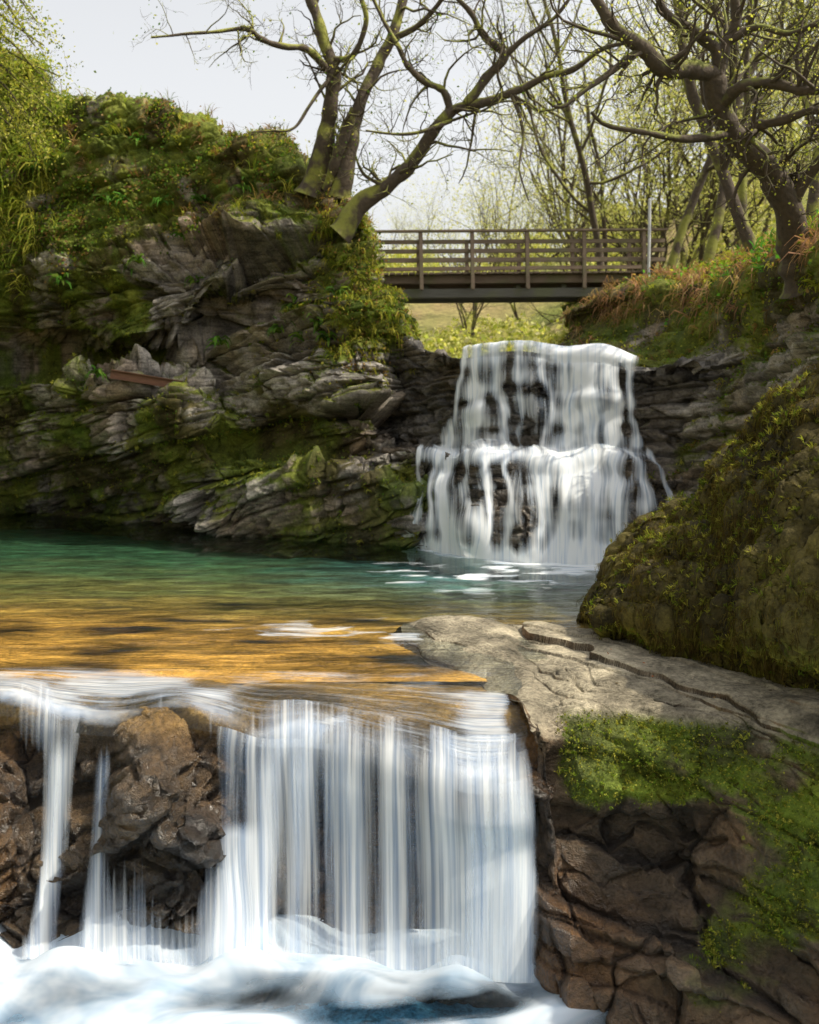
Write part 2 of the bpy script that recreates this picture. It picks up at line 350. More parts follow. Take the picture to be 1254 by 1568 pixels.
rows.append(rowZ(px,-.02,bd)); rows.append(rowZ(px,-1.6,[d-.2 for d in bd]))
G0=patch(rows,460,380,.7)
def mounds(G,lst):
    b=0
    for cx,cz,sx,sz,a in lst: b=b+a*np.exp(-((G[...,0]-cx)/sx)**2-((G[...,2]-cz)/sz)**2)
    return b
ML=[(.3,.5,.3,.5,.28),(1.0,.45,.25,.45,.3),(1.78,.45,.25,.5,.3),(3.55,.6,.3,.5,.22),(2.6,.9,.4,.3,.15),(2.15,2.4,.15,.4,.12),(1.3,2.25,.3,.15,.12),(3.1,2.5,.35,.15,.12)]
G0=G0+np.array([-.2,-1,.1])*(mounds(G0,ML)*(G0[...,1]<21))[...,None]
fm=(G0[...,1:2]<21)
G0=G0+normals(G0)*(.07*vn(G0*np.array([1.5,1.5,2.2]),71))[...,None]*fm
Gr=G0-normals(G0)*(.2*sst(G0[...,0],-.1,.5)*(1-sst(G0[...,0],4.3,4.7)))[...,None]*fm
ampw=1-.75*sst(G0[...,2],2.85,3.05)*sst(G0[...,0],.5,.9)*(1-sst(G0[...,0],3.9,4.2))
P2,N2,A,mo=rockify(Gr,lambda P,N:.05+.5*sst(P[...,0],4.3,5.4)+.6*sst(-P[...,0],-.5,.5)*sst(P[...,2],2.2,3),lambda P,N:np.clip(.95-.55*sst(P[...,0],3.8,4.4)*sst(P[...,2],.9,1.7),0,1),seed=30,big=(.7,1.3),ba=.24,sm=(1.9,4.2),sa=.15,tilt=.03,low=.03,mossup=.12,amp=ampw)
fr=grid_mesh('waterfall_rock_ledge',P2,M_rock,A)
vg=Veg(); vw=(mo>.5)*(P2[...,1]<23)
tufts(vg,P2,N2,vw,700,8,.14,.02,MOS+YG,.6,1.1); vg.build('moss_tufts',M_leaf,fr)
def gx(x,c,w): return np.exp(-((x-c)/w)**2)
X=G0[...,0]; Z=G0[...,2]
Xw=X+.10*vn(v3(X*1.5,Z*1.3),55)+.05*vn(v3(X*4,Z*3),56)
step=.2*vn(v3(X*1.6,Z*4.5),57)+.12*vn(v3(X*4,Z*7),58)
tu=np.clip((3.3-Z)/1.7,0,1)
up_=.27*np.ones_like(X)
for a,b,w0,w1,h in [(1.0,.68,.05,.07,.4),(1.25,1.12,.10,.16,.5),(1.58,1.62,.10,.13,.46),(1.98,1.92,.08,.05,.34),(2.28,2.32,.08,.05,.3),(2.62,2.6,.14,.16,.55),(2.98,2.98,.16,.2,.6),(3.36,3.36,.12,.12,.46),(3.64,3.72,.07,.09,.46)]:
    c=a+(b-a)*tu; w=w0+(w1-w0)*tu; up_=up_+h*np.exp(-((Xw-c)/w)**2)
up_=np.clip(up_+.22*sst(Z,3.0,3.2)+step,0,.97)
up_=up_*sst(Xw+.42*tu,.80,1.0)*(1-sst(Xw-.08*tu,3.74,3.92))
t=np.clip((1.55-Z)/1.55,0,1)
lowd=.2+.08*t
for a,b,w0,w1,h in [(.22,.05,.05,.12,.5),(.42,.38,.04,.08,.34),(.6,.76,.09,.2,.58),(.95,1.1,.05,.1,.4),(1.32,1.22,.05,.10,.46),(1.62,1.6,.04,.07,.4),(2.12,1.92,.09,.14,.5),(2.45,2.4,.16,.22,.6),(2.85,2.8,.2,.26,.62),(3.22,3.25,.13,.18,.5),(3.6,3.56,.07,.13,.46),(3.95,3.9,.06,.10,.48)]:
    c=a+(b-a)*t; w=w0+(w1-w0)*t; lowd=lowd+h*np.exp(-((Xw-c)/w)**2)
lowd=lowd+.25*gx(Z,1.55,.10)+.6*gx(Z,0.0,.18)+step*(1-.5*t)
lowd=lowd*sst(Xw+.3*t,.05,.2)*(1-sst(Xw,4.08,4.25))
lo_m=sst(-Z,-1.75,-1.6)
dd=np.clip(up_*(1-lo_m)+np.clip(lowd,0,1.02)*lo_m,0,1.02)
dd=dd*sst(X,-.35,.05)
GW=np.concatenate([G0,dd[...,None]],-1)
def water_sheet(name,GW,mat,off,seed,rip=.05,uf=3.,parent=None,dadd=0,gap=.3,fan=.0,thr=.14):
    X=GW[...,:3]; Nn=normals(X)
    ul=np.cumsum(np.r_[0,np.linalg.norm(np.diff(X[X.shape[0]//2],axis=0),axis=-1)])
    vl=np.cumsum(np.concatenate([np.zeros((1,X.shape[1])),np.linalg.norm(np.diff(X,axis=0),axis=-1)],0),0)
    U=np.broadcast_to(ul[None,:],vl.shape); 
    U=U+(.04+fan)*vn(v3(U*1.3,vl*.6)+seed,seed)
    uvw=np.stack([U,vl+.8*vn(v3(U*2.5),seed+3),U*0+seed*3.7],-1)
    k=vn(v3(U*uf,vl*.3)+3,seed+1)*.6+vn(v3(U*uf*3,vl*.45)+9,seed+2)*.4
    X2=X+Nn*(off+rip*k)[...,None]
    de=GW[...,3]+gap*k*(1-.6*sst(GW[...,3],.7,.95))+dadd
    de=de*sst(GW[...,3],thr-.04,thr+.2)
    return grid_mesh(name,X2,mat,dict(dens=de,uvw=uvw),True,parent,keep=GW[...,3]>thr)
wf=water_sheet('waterfall',GW[50:],M_fallf,.08,4,.03,2.8,fan=.06,gap=.26,thr=.08)
# ================================================================ RIGHT BANK
px=[865,930,1010,1080,1140,1200,1270,1420,1800]
rows=[]
rows.append(rowZ(px,[5.2,5.6,6,6.5,6.8,7,7.4,8,8.5],[36,36,36,34,32,30,28,24,18]))
rows.append(rowS(px,[480,452,440,438,428,400,370,320,150],[26,24.5,22.5,20.8,19,16.6,14.6,12,8.5]))
rows.append(rowS(px,[500,478,470,465,462,450,440,420,330],[25.2,23.6,21.5,19.8,17.9,15.4,13.6,11.3,8.2]))
rows.append(rowS(px,[540,525,520,515,520,530,540,560,600],[24.5,22.6,20.6,18.9,17.0,14.9,13.2,11,8]))
rows.append(rowS(px,[560,550,552,552,580,600,620,660,750],[23,21,19.3,17.9,16.3,14.4,12.9,10.9,8]))
rows.append(rowS(px,[600,590,590,610,660,690,720,760,900],[23,20.8,19.1,17.4,16.0,14.2,12.6,10.8,8]))
rows.append(rowS(px,[700,700,700,712,730,760,800,900,1100],[22,20,18.3,17.0,15.8,14,12.4,10.6,8]))
rows.append(rowZ(px,-.1,[21,19,17.4,16.5,15.4,13.8,12.2,10.5,8]))
rows.append(rowZ(px,-1.8,[21,19,17.4,16.4,15.3,13.7,12.1,10.4,8]))
G=patch(rows,340,300)
P2,N2,A,mo=rockify(G,lambda P,N:np.clip(.38+.75*sst(P[...,2]+.6*fbm(P*.7,2,5),3.0,4.2)+.35*sst(P[...,0],5,6),0,1),lambda P,N:.25+.5*sst(-P[...,2],-1.5,-.3),seed=50,big=(.5,1.0),ba=.5,sm=(1.4,3.4),sa=.22,tilt=.03,low=.4,mossup=.38)
bank=grid_mesh('river_bank',P2,M_rock,A)
vg=Veg(); zz=P2[...,2]; vis=(P2[...,1]<30)
topw=sst(zz,3.6,4.6)*vis
tufts(vg,P2,N2,topw*sst(fbm(P2*.6,2,8),-.2,.2),1200,12,.42,.02,[(.3,.17,.1),(.36,.2,.13),(.24,.16,.08),(.42,.3,.16)],.5,1.8,.2)
tufts(vg,P2,N2,topw*sst(P2[...,0],4.6,6),900,9,.26,.024,GRN+YG,.4,.9,.6)
leafs(vg,P2,N2,topw*sst(P2[...,0],4.2,6),18000,.08,GRN+YG+BRN,.15)
leafs(vg,P2,N2,(mo>.5)*vis,26000,.05,MOS+YG+IVY,.06)
tufts(vg,P2,N2,(mo>.5)*vis,1000,8,.16,.02,MOS+YG+BRN,.6,1.3)
vg.build('bank_grass',M_leaf,bank)
# ================================================================ RIGHT BOULDER
px=[918,932,962,1010,1062,1102,1132,1162,1200,1254,1340,1480,1700]
sk=[950,905,852,824,796,766,712,666,630,598,560,520,500]
d0=[11.3,11.35,11.35,11.25,11.1,10.9,10.6,10.3,10.0,9.6,9.0,8.2,7]
bx=[922,938,965,1000,1040,1080,1110,1140,1180,1230,1310,1450,1700]
by=[957,962,968,978,988,996,1004,1012,1022,1034,1060,1110,1200]
db=[10.95,10.8,10.6,10.3,10.0,9.75,9.5,9.3,9.05,8.8,8.3,7.5,6.3]
def mix(a,b,t): return [x*(1-t)+y*t for x,y in zip(a,b)]
rows=[]
rows.append(rowS(px,[y+200 for y in sk],[d+2.2 for d in d0]))
rows.append(rowS(px,[y+40 for y in sk],[d+1.6 for d in d0]))
rows.append(rowS(px,sk,[d+.3 for d in d0]))
rows.append(rowS(mix(px,bx,.22),mix(sk,by,.18),[x-.35 for x in mix(d0,db,.25)]))
rows.append(rowS(mix(px,bx,.5),mix(sk,by,.45),[x-.65 for x in mix(d0,db,.5)]))
rows.append(rowS(mix(px,bx,.8),mix(sk,by,.78),[x-.65 for x in mix(d0,db,.8)]))
rows.append(rowS(bx,by,[d-.0 for d in db]))
rows.append(rowS(bx,[y+6 for y in by],[d+.6 for d in db]))
G=patch(rows,400,390)
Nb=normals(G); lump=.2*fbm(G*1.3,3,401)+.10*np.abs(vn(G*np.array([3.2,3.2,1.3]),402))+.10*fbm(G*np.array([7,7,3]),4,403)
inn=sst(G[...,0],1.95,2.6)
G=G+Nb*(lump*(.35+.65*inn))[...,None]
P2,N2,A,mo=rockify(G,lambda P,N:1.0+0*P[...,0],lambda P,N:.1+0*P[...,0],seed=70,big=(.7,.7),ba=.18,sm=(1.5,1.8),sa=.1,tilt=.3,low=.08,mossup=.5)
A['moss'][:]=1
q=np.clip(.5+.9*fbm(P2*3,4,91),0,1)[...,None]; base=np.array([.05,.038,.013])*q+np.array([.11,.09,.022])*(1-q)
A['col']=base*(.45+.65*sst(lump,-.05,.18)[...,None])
t=(sst(N2[...,2],.25,.75)*sst(fbm(P2*1.6,3,9),-.45,.1))[...,None]; A['col']=A['col']*(1-t)+np.array([.26,.24,.035])*t  # sunlit yellow rim painted onto the upward-facing moss
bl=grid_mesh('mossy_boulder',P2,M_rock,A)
vg=Veg(); f=P2[...,1]<12.2
cl=sst(fbm(P2*2.2,3,301),-.1,.3)+.15
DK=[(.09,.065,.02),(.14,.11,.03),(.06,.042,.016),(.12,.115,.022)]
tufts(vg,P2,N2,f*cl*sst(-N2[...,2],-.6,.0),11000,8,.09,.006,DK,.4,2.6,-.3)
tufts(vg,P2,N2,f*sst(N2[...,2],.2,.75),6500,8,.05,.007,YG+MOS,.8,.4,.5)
leafs(vg,P2,N2,f*cl,12000,.015,DK,.04)
vg.build('moss_strands',M_blade,bl)
# ================================================================ FOREGROUND RIGHT ROCKS
rows=[]
rows.append(rowZ([560,640,700,770,860,940,1020,1120,1260,1600],-.5,[12.6,12.6,12.6,12.6,12.4,12.2,12,11.8,11.5,11]))
rows.append(rowS([612,652,715,785,860,940,1020,1120,1260,1600],[957,944,942,952,958,962,965,965,970,975],[11.75,11.75,11.7,11.55,11.45,11.3,11.1,10.8,10.4,9.8]))
rows.append(rowZ([612,665,728,795,865,945,1025,1125,1260,1600],[-.12,.05,.12,.1,.13,.15,.14,.12,.1,.1],[10.9,10.7,10.6,10.5,10.4,10.3,10.1,9.8,9.3,8.5]))
rows.append(rowZ([650,715,770,812,875,955,1035,1125,1260,1600],[-.22,-.1,.0,.08,.12,.14,.12,.1,.1,.1],[9.9,9.8,9.6,9.4,9.35,9.3,9.2,9.0,8.6,7.8]))
rows.append(rowS([776,786,797,814,880,950,1030,1110,1250,1550],[1072,1070,1068,1070,1065,1062,1065,1060,1075,1120],[8.95,8.82,8.75,8.7,8.65,8.6,8.5,8.4,7.9,7.2]))
rows.append(rowS([788,798,808,828,895,960,1035,1110,1250,1550],[1125,1120,1118,1124,1140,1150,1135,1150,1165,1240],[8.7,8.45,8.25,8.18,8.18,8.2,8.1,7.95,7.5,6.8]))
rows.append(rowS([788,798,812,832,895,960,1035,1110,1250,1550],[1230,1230,1230,1235,1240,1240,1240,1245,1265,1330],[8.6,8.3,8.08,7.98,7.96,7.93,7.9,7.75,7.3,6.6]))
rows.append(rowS([792,804,820,840,900,965,1040,1115,1250,1550],[1370,1370,1370,1370,1370,1370,1375,1385,1400,1480],[8.5,8.15,7.95,7.82,7.75,7.7,7.65,7.5,7.15,6.5]))
rows.append(rowZ([792,804,820,846,905,975,1050,1130,1260,1560],-1.75,[8.5,8.1,7.82,7.65,7.55,7.45,7.35,7.2,6.9,6.3]))
rows.append(rowZ([792,804,820,846,905,975,1050,1130,1260,1560],-2.6,[8.5,8.0,7.8,7.6,7.45,7.35,7.25,7.1,6.8,6.2]))
G=patch(rows,540,620,.6)
BA=np.array([.36,.24,.14]);BB=np.array([.12,.085,.055]);BC=np.array([.46,.21,.065])
SL=np.array([.6,.52,.37])  # pale slab rock, with a yellowish sunlit tone put into its colour
ampr=.3+.7*sst(-G[...,2],-.02,.25); ampr=ampr*(.35+.65*sst(G[...,0],.92,1.15))
Nf=normals(G); G=G+Nf*((.12*fbm(rot(G,0,-.9)*np.array([.8,.8,1.6]),4,505))*sst(-G[...,2],.1,.4)*sst(G[...,0],.95,1.2))[...,None]
P2,N2,A,mo=rockify(G,lambda P,N:np.clip(.95*sst(-P[...,2],-.08,.06)*sst(P[...,2],-.75,-.4)*sst(P[...,0],.98,1.35)*(1-.35*sst(P[...,0],2.1,2.5))+.75*sst(P[...,0],2.1,2.5)*sst(P[...,2],-1.35,-.9)*sst(-P[...,2],.35,.55)+.3*sst(P[...,0],1.1,1.4),0,1),
   lambda P,N:np.clip(.15+.7*sst(-P[...,2],.35,.9)+.5*(1-sst(P[...,0],1.,1.2))*sst(-P[...,2],.2,.5),0,1),seed=97,big=(.55,.72),ba=.55,sm=(1.25,1.7),sa=.2,tilt=-.34,low=.08,palette=(BA,BB,BC),mossup=.12,amp=ampr,warp=1.2,fine=.6,groove=.7,mosspal=(np.array([.13,.2,.02]),np.array([.26,.31,.035]),np.array([.11,.13,.03])))
mo=mo*(1-sst(P2[...,2],-.14,-.04))
t=(sst(P2[...,2],-.4,-.08)*sst(N2[...,2],.1,.6)*(1-mo))[...,None]
A['col']=A['col']*(1-t)+SL*(.65+.5*fbm(P2*3,4,4)[...,None])*t; A['wet']=A['wet']*(1-.6*t[...,0]); A['moss']=mo
rk=grid_mesh('foreground_rocks',P2,M_rockf,A)
vg=Veg(); 
tufts(vg,P2,N2,(mo>.5),5500,8,.03,.007,YG+MOS+[(.18,.26,.03)],.8,.4,.4)
leafs(vg,P2,N2,(mo>.5),20000,.016,YG+MOS,.03)
pL,nL,iL=sample(P2,N2,sst(N2[...,2],.6,.9)*(P2[...,2]>-.2)*(P2[...,0]>.8),60); vg.leaves(pL+nL*.01,unit(R.normal(size=(60,3))*[1,1,.1]),unit(nL+.2*R.normal(size=(60,3))),R.uniform(.02,.045,60),R.uniform(.015,.03,60),pal(BRN+[(.4,.13,.05)],60,.2))
vg.build('moss_tufts',M_blade,rk)
# ================================================================ FOREGROUND CASCADE
px=[-900,-200,0,95,180,260,330,400,480,560,640,720,790,828]
lipy=[1090,1100,1082,1104,1112,1098,1108,1128,1130,1150,1172,1198,1194,1176]
lipd=[8.9,8.9,8.85,8.7,8.65,8.65,8.55,8.5,8.45,8.3,8.15,8.0,7.97,8.02]
n=len(px)
rows=[rowZ(px,-.28,10.6),rowZ(px,-.12,10.0),
 rowS(px,[1030,1030,1031,1036,1040,1040,1040,1044,1048,1054,1060,1066,1070,1075],[9.45,9.45,9.4,9.35,9.3,9.25,9.25,9.2,9.15,9.1,9.05,9.0,8.95,8.8]),
 rowS(px,[y-34 for y in lipy],[d+.28 for d in lipd]),
 rowS(px,[y+4 for y in lipy],[d+.06 for d in lipd]),
 rowS(px,[y+60 for y in lipy],[d-.03 for d in lipd]),
 rowS(px,[1300]*n,[8.6,8.6,8.55,8.5,8.35,8.3,8.35,8.35,8.35,8.2,8.08,8.0,8.0,8.05]),
 rowS(px,[1400]*n,[8.3,8.3,8.3,8.25,8.2,8.15,8.15,8.22,8.2,8.1,8.03,7.95,7.92,7.95]),
 rowZ(px,-1.8,[8.1,8.1,8.1,8.1,8.05,8.05,8.0,8.05,8.05,8.0,7.95,7.88,7.82,7.85]),rowZ(px,-2.6,7.9)]
G=patch(rows,620,480,.95)
bz=G[...,2]
Nn=normals(G); G=G-Nn*(.05+.16*sst(-bz,.2,.5)+.12*sst(-bz,.22,.4)*sst(G[...,0],-1.4,-1.0))[...,None]
ML2=[(-2.02,-.72,.28,.42,.5),(-1.62,-1.05,.2,.4,.34),(-3.3,-1.0,.3,.5,.3),(-1.85,-1.5,.35,.25,.25),(-2.75,-1.3,.3,.3,.12)]
G=G+np.array([0,-1,.15])*(mounds(G,ML2)*(1+.5*fbm(G*2.5,4,8)))[...,None]
amp=(.1+.9*sst(-G[...,2],.25,.6))*(1-.65*sst(G[...,0],-1.4,-1.0))
P2,N2,A,mo=rockify(G,lambda P,N:0*P[...,0],lambda P,N:1.+0*P[...,0],seed=111,big=(.8,1.0),ba=.24,sm=(1.8,2.8),sa=.15,tilt=.5,low=.05,palette=(np.array([.28,.18,.09]),np.array([.08,.055,.035]),np.array([.42,.2,.055])),mossup=0.,amp=amp,warp=1.6,fine=.7,groove=.7)
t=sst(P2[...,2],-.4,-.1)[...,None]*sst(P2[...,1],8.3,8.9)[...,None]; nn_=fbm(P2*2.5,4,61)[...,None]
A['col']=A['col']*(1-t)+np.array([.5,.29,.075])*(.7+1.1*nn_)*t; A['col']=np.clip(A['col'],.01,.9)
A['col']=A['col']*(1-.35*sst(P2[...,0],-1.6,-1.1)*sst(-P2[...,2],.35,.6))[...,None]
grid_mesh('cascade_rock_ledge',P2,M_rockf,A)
D=[[.0]*n,
 [.0]*n,
 [.1]*n,
 [.3,.3,.32,.28,.26,.26,.3,.36,.4,.4,.38,.38,.36,.2],
 [.42,.42,.38,.44,.28,.3,.36,.46,.54,.54,.5,.52,.5,.3],
 [.46,.46,.3,.44,.12,.1,.24,.46,.6,.58,.56,.68,.7,.34],
 [.46,.46,.2,.4,.05,.04,.3,.46,.54,.54,.58,.78,.8,.38],
 [.46,.46,.24,.4,.24,.24,.42,.46,.5,.5,.58,.84,.86,.42],
 [.55,.55,.5,.52,.48,.48,.52,.56,.62,.62,.74,1.,1.,.6]]
def addD(D,nu,nv): return patch([[[D[r][c]] for c in range(len(D[0]))] for r in range(len(D))],nu,nv,.6)[...,0]
rows[0]=rowZ(px,.0,10.02); rows[1]=rowZ(px,-.005,9.75)
GX=patch(rows[:9],760,460,1.0)
GW=np.concatenate([GX,addD(D,760,460)[...,None]],-1)
X=GW[...,0]; Z=GW[...,2]
def band(c,w): return np.exp(-((X-c)/w)**2)
below=sst(-Z,.25,.6)
GW[...,3]+=below*(.38*band(-2.72+.03*Z,.07)+.38*band(-2.42-.04*Z,.06)+.34*band(-2.05,.16)*sst(-Z,.8,1.1)-.3*band(-2.57,.06)-.25*band(-2.95,.12)+.42*band(-1.32,.14)*sst(-Z,.85,1.0)+.2*band(-1.08,.07)+.16*band(-.82,.07)-.16*band(-.95,.04)-.14*band(-.68,.05)+.14*band(-.45,.09)-.16*band(-.26,.06)-.12*band(.02,.05)-.14*band(.36,.04))
edge=X+.05*vn(v3(Z*1.6),91)+.02*vn(v3(Z*6),92)
fade=1-sst(edge,.80,.92)*(.35+.65*sst(edge,.86,.95))
GW[...,3]=np.maximum(GW[...,3],.0)*fade
wf2=water_sheet('waterfall.001',GW[150:],M_fall,.012,14,.025,1.8,gap=.26,thr=.03)
water_sheet('water_veil',GW[235:],M_fall,.09,19,.05,1.7,parent=wf2,dadd=-.26,gap=.46,thr=.1)
NC=245; Gc=GX[:NC]; 
uu=Gc[...,0]+.15*vn(Gc*1.2,5); vvv=Gc[...,1]+.12*vn(Gc*1.5,6)
ripp=(.012*vn(v3(uu*1.6,vvv*3.2),31)+.004*vn(v3(uu*4,vvv*7),32))*sst(9.95-Gc[...,1],0,.4)
Gc=Gc+normals(Gc)*ripp[...,None]
row=np.linspace(0,1,NC)[:,None]+0*uu
dc=.12*(1-sst(row,0,.15))+(.28+.40*sst(fbm(v3(uu*1.3,vvv*2.6),4,33),-.2,.4))*sst(row,.1,.55)  # white streaks painted on the crest for its blue-white reflections
dc=dc*(1-(.25+.6*(1-sst(uu,-1.7,-1.2)))*sst(row,.80,.98))
eg=Gc[...,0]-.35*(Gc[...,1]-8.0)*0+.05*vn(Gc*4,44)
dc=dc*(1-sst(eg,.72,.86))
k_=sst(row,.3,.8)
crest=grid_mesh('crest_water_sheet',Gc,M_crest,dict(dens=dc,uvw=v3(vvv*(1-k_*.55),uu*(1+.9*k_))),True,None,keep=(eg<.90),flip=True)
# ================================================================ POOL, BED, LOWER POOL
ys=np.concatenate([np.linspace(10.02,14,120),np.linspace(14.05,30,160)]); xs=np.linspace(-17,9,420)
XX,YY=np.meshgrid(xs,ys); 
wv=(.014*vn(v3(XX*.9,YY*3.2),5)+.01*vn(v3(XX*2.2,YY*6),6))*sst(YY,10.0,10.6)
Gp=np.stack([XX,YY,wv],-1)
bdx=np.interp(XX,[-1.5,.1,.8,1.7,2.4,3.0,4.5],[20,18.7,17.9,16.9,16.5,16.35,16.2]); dist=bdx-YY
fo=np.exp(-np.clip(dist,0,9)/.7)*sst(XX,-.3,.5)*(1-sst(XX,4,5))
nz=fbm(v3(XX*2.2,YY*4.5),4,7)
de=.95*fo+.62*sst(nz,.0,.4)*np.exp(-((XX-.5)/2.5)**2-((YY-15.2)/1.8)**2)+.5*sst(fbm(v3(XX*1.5,YY*3.4),3,17),.05,.4)*np.exp(-((XX+.6)/1.9)**2-((YY-11.2)/1.0)**2)+.12  # foam by the falls; near-lip white reflections painted in as density
pool=grid_mesh('river_pool',Gp,M_pool,dict(dens=de,uvw=v3(YY,XX)))
crest.parent=pool
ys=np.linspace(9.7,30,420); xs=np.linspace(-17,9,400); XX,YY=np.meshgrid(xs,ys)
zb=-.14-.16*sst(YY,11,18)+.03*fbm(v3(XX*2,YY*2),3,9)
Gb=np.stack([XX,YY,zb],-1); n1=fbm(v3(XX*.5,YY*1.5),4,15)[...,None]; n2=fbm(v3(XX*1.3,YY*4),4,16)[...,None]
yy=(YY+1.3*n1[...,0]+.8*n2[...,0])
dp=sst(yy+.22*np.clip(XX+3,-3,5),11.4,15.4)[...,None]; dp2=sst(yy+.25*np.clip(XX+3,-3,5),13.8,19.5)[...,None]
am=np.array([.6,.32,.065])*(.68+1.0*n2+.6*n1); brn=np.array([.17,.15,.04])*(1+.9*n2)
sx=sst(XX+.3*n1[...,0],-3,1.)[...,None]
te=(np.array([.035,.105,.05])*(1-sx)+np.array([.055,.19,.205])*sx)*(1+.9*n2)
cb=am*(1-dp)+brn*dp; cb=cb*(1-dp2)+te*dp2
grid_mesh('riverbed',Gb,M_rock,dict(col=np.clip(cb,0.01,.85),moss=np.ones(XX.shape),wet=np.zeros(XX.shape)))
ys=np.linspace(3.5,9,240); xs=np.linspace(-11,7,460); XX,YY=np.meshgrid(xs,ys)
P=v3(XX*.8,YY*1.3); W=np.stack([vn(P*1.1,3),vn(P*1.1,4),P[...,0]*0],-1); nz=fbm(P+.9*W,4,21); nz2=fbm(P*2+1.2*W,3,24)
ff=np.exp(-np.clip(8.05-YY,0,9)/.35)
zz=-1.8+.05*nz+.14*ff*(.6+.8*vn(P*3,8))*sst(-XX,-1.3,-.9)
dl=np.clip(.6*ff*sst(-XX,-1.5,-1.0)+.25+.9*nz+.5*nz2+.3*sst(-XX,-.3,1.6)-.5*sst(XX,.8,1.5),0,.95)
lp=grid_mesh('plunge_pool',np.stack([XX,YY,zz],-1),water_material('foam_water',su=.9,sv=.9,fu=3,fv=2.4,bump=.3,bd=.05,tint=(.8,.95,1.0),lo=.6,hi=1.55,c0=(.36,.54,.74),c1=(.72,.79,.87)),dict(dens=dl,uvw=v3(YY+.5*W[...,0],XX+.5*W[...,1])))
ys=np.linspace(3,9,40); xs=np.linspace(-11,7,60); XX,YY=np.meshgrid(xs,ys)
n1=fbm(v3(XX,YY),3,5)[...,None]
grid_mesh('plunge_bed',np.stack([XX,YY,-2.25+.2*n1[...,0]],-1),M_rock,dict(col=np.array([.12,.3,.42])*(1+.6*n1),moss=np.ones(XX.shape),wet=np.zeros(XX.shape)),parent=lp)
# ================================================================ GROUND
def gz(x,y):
    near=-3.2+0*x
    up=3.0+sst(y,36,75)*8.5+sst(y,75,260)*10
    up=up+sst(np.abs(x-2.5),2.2,12)*2.5+sst(x,5,40)*9+sst(-x,8,60)*5*sst(y,60,120)
    side=sst(-x,12.5,22)*11+sst(x,9,15)*10
    t=sst(y,27,31)
    return near*(1-t)+up*t+side*(1-t)+.5*vn(v3(x*.15,y*.15),3)
xs=np.sign(np.linspace(-1,1,261))*np.abs(np.linspace(-1,1,261))**2.2*900; ys=-60+1500*np.linspace(0,1,300)**2.2
XX,YY=np.meshgrid(xs,ys); Z=gz(XX,YY); Gg=np.stack([XX,YY,Z],-1)
t=np.clip(.5+fbm(Gg*.4,3,9),0,1)[...,None]
cg=np.array([.22,.25,.06])*t+np.array([.26,.19,.09])*(1-t)
grid_mesh('ground',Gg,M_rock,dict(col=cg,moss=np.ones(XX.shape),wet=np.zeros(XX.shape)))
# ================================================================ TREES
class Tubes:
    def __init__(s): s.V=[];s.Fc=[];s.n=0;s.tips=[]
    def tube(s,pts,rad,k):
        P=np.asarray(pts,float); m=len(P); T=np.gradient(P,axis=0); T=unit(T)
        ref=np.array([.31,.87,.12]) if abs(T[0][2])>.6 else np.array([.1,.2,1.0])
        A=unit(np.cross(T,ref)); B=np.cross(T,A); a=np.arange(k)*2*math.pi/k
        rr=np.asarray(rad)[:,None,None]
        V=P[:,None,:]+rr*(np.cos(a)[None,:,None]*A[:,None,:]+np.sin(a)[None,:,None]*B[:,None,:])
        idx=np.arange(m*k).reshape(m,k)+s.n; nx=np.roll(idx,-1,axis=1)
        s.Fc.append(np.stack([idx[:-1],nx[:-1],nx[1:],idx[1:]],-1).reshape(-1,4)); s.V.append(V.reshape(-1,3)); s.n+=m*k
    def build(s,name,mat,parent=None):
        return raw_mesh(name,np.concatenate(s.V),np.concatenate(s.Fc),mat,None,True,parent)
def grow(T,p,d,L,r,lv,wig=.35,upb=.05,nch=(5,4,3),seg=7):
    p=np.array(p,float); d=unit(np.array(d,float)); pts=[p.copy()]; ds=[d]
    for i in range(seg):
        d=unit(d+R.normal(size=3)*wig+np.array([0,0,upb])); p=p+d*L/seg; pts.append(p.copy()); ds.append(d)
    rad=r*(1-.75*np.linspace(0,1,seg+1))
    T.tube(pts,rad,7 if r>.06 else (5 if r>.02 else 3))
    T.tips.append((pts[-1],d,lv)); T.tips.append((pts[seg//2],d,lv))
    if lv<len(nch):
        for c in range(nch[lv]):
            t=R.uniform(.25,1); i=min(int(t*seg),seg); q=unit(ds[i]*.7+R.normal(size=3)*.75+np.array([0,0,upb]))
            grow(T,pts[i],q,L*R.uniform(.42,.65),max(rad[i]*.6,.004),lv+1,wig,upb,nch,max(4,seg-1))
def smoothline(pts,n=10):
    A=np.array(pts,float)[:,None,:]; return cr1(A,(len(pts)-1)*n+1,1.0)[:,0]
def limb(T,pp,r0,r1,spawn=8,L=1.4,nch=(4,3),rough=.03,wig=.33,upb=.03,base=0):
    c=smoothline([S(*q) for q in pp]); m=len(c)
    c=c+np.stack([vn(np.stack([c[:,2]*2,c[:,0]*2,c[:,1]+k],-1),40+k) for k in range(3)],-1)*rough
    t=np.linspace(0,1,m); rad=r0*(1-t)+r1*t; rad=rad*(1+.14*vn(v3(t*m*.4,t*0,t*0+r0*50),4))
    if base: rad=rad*(1+base*np.exp(-t*9))
    T.tube(c,rad,12 if r0>.08 else 8)
    for k in range(spawn):
        i=int(R.uniform(.15,1)*(m-1)); tg=unit(c[min(i+1,m-1)]-c[max(i-1,0)])
        q=unit(tg*.5+R.normal(size=3)*np.array([.8,.5,.8])+np.array([0,0,.25]))
        grow(T,c[i],q,L*R.uniform(.5,1.2),min(rad[i]*.45,.035),0,wig,upb,nch)
    return c
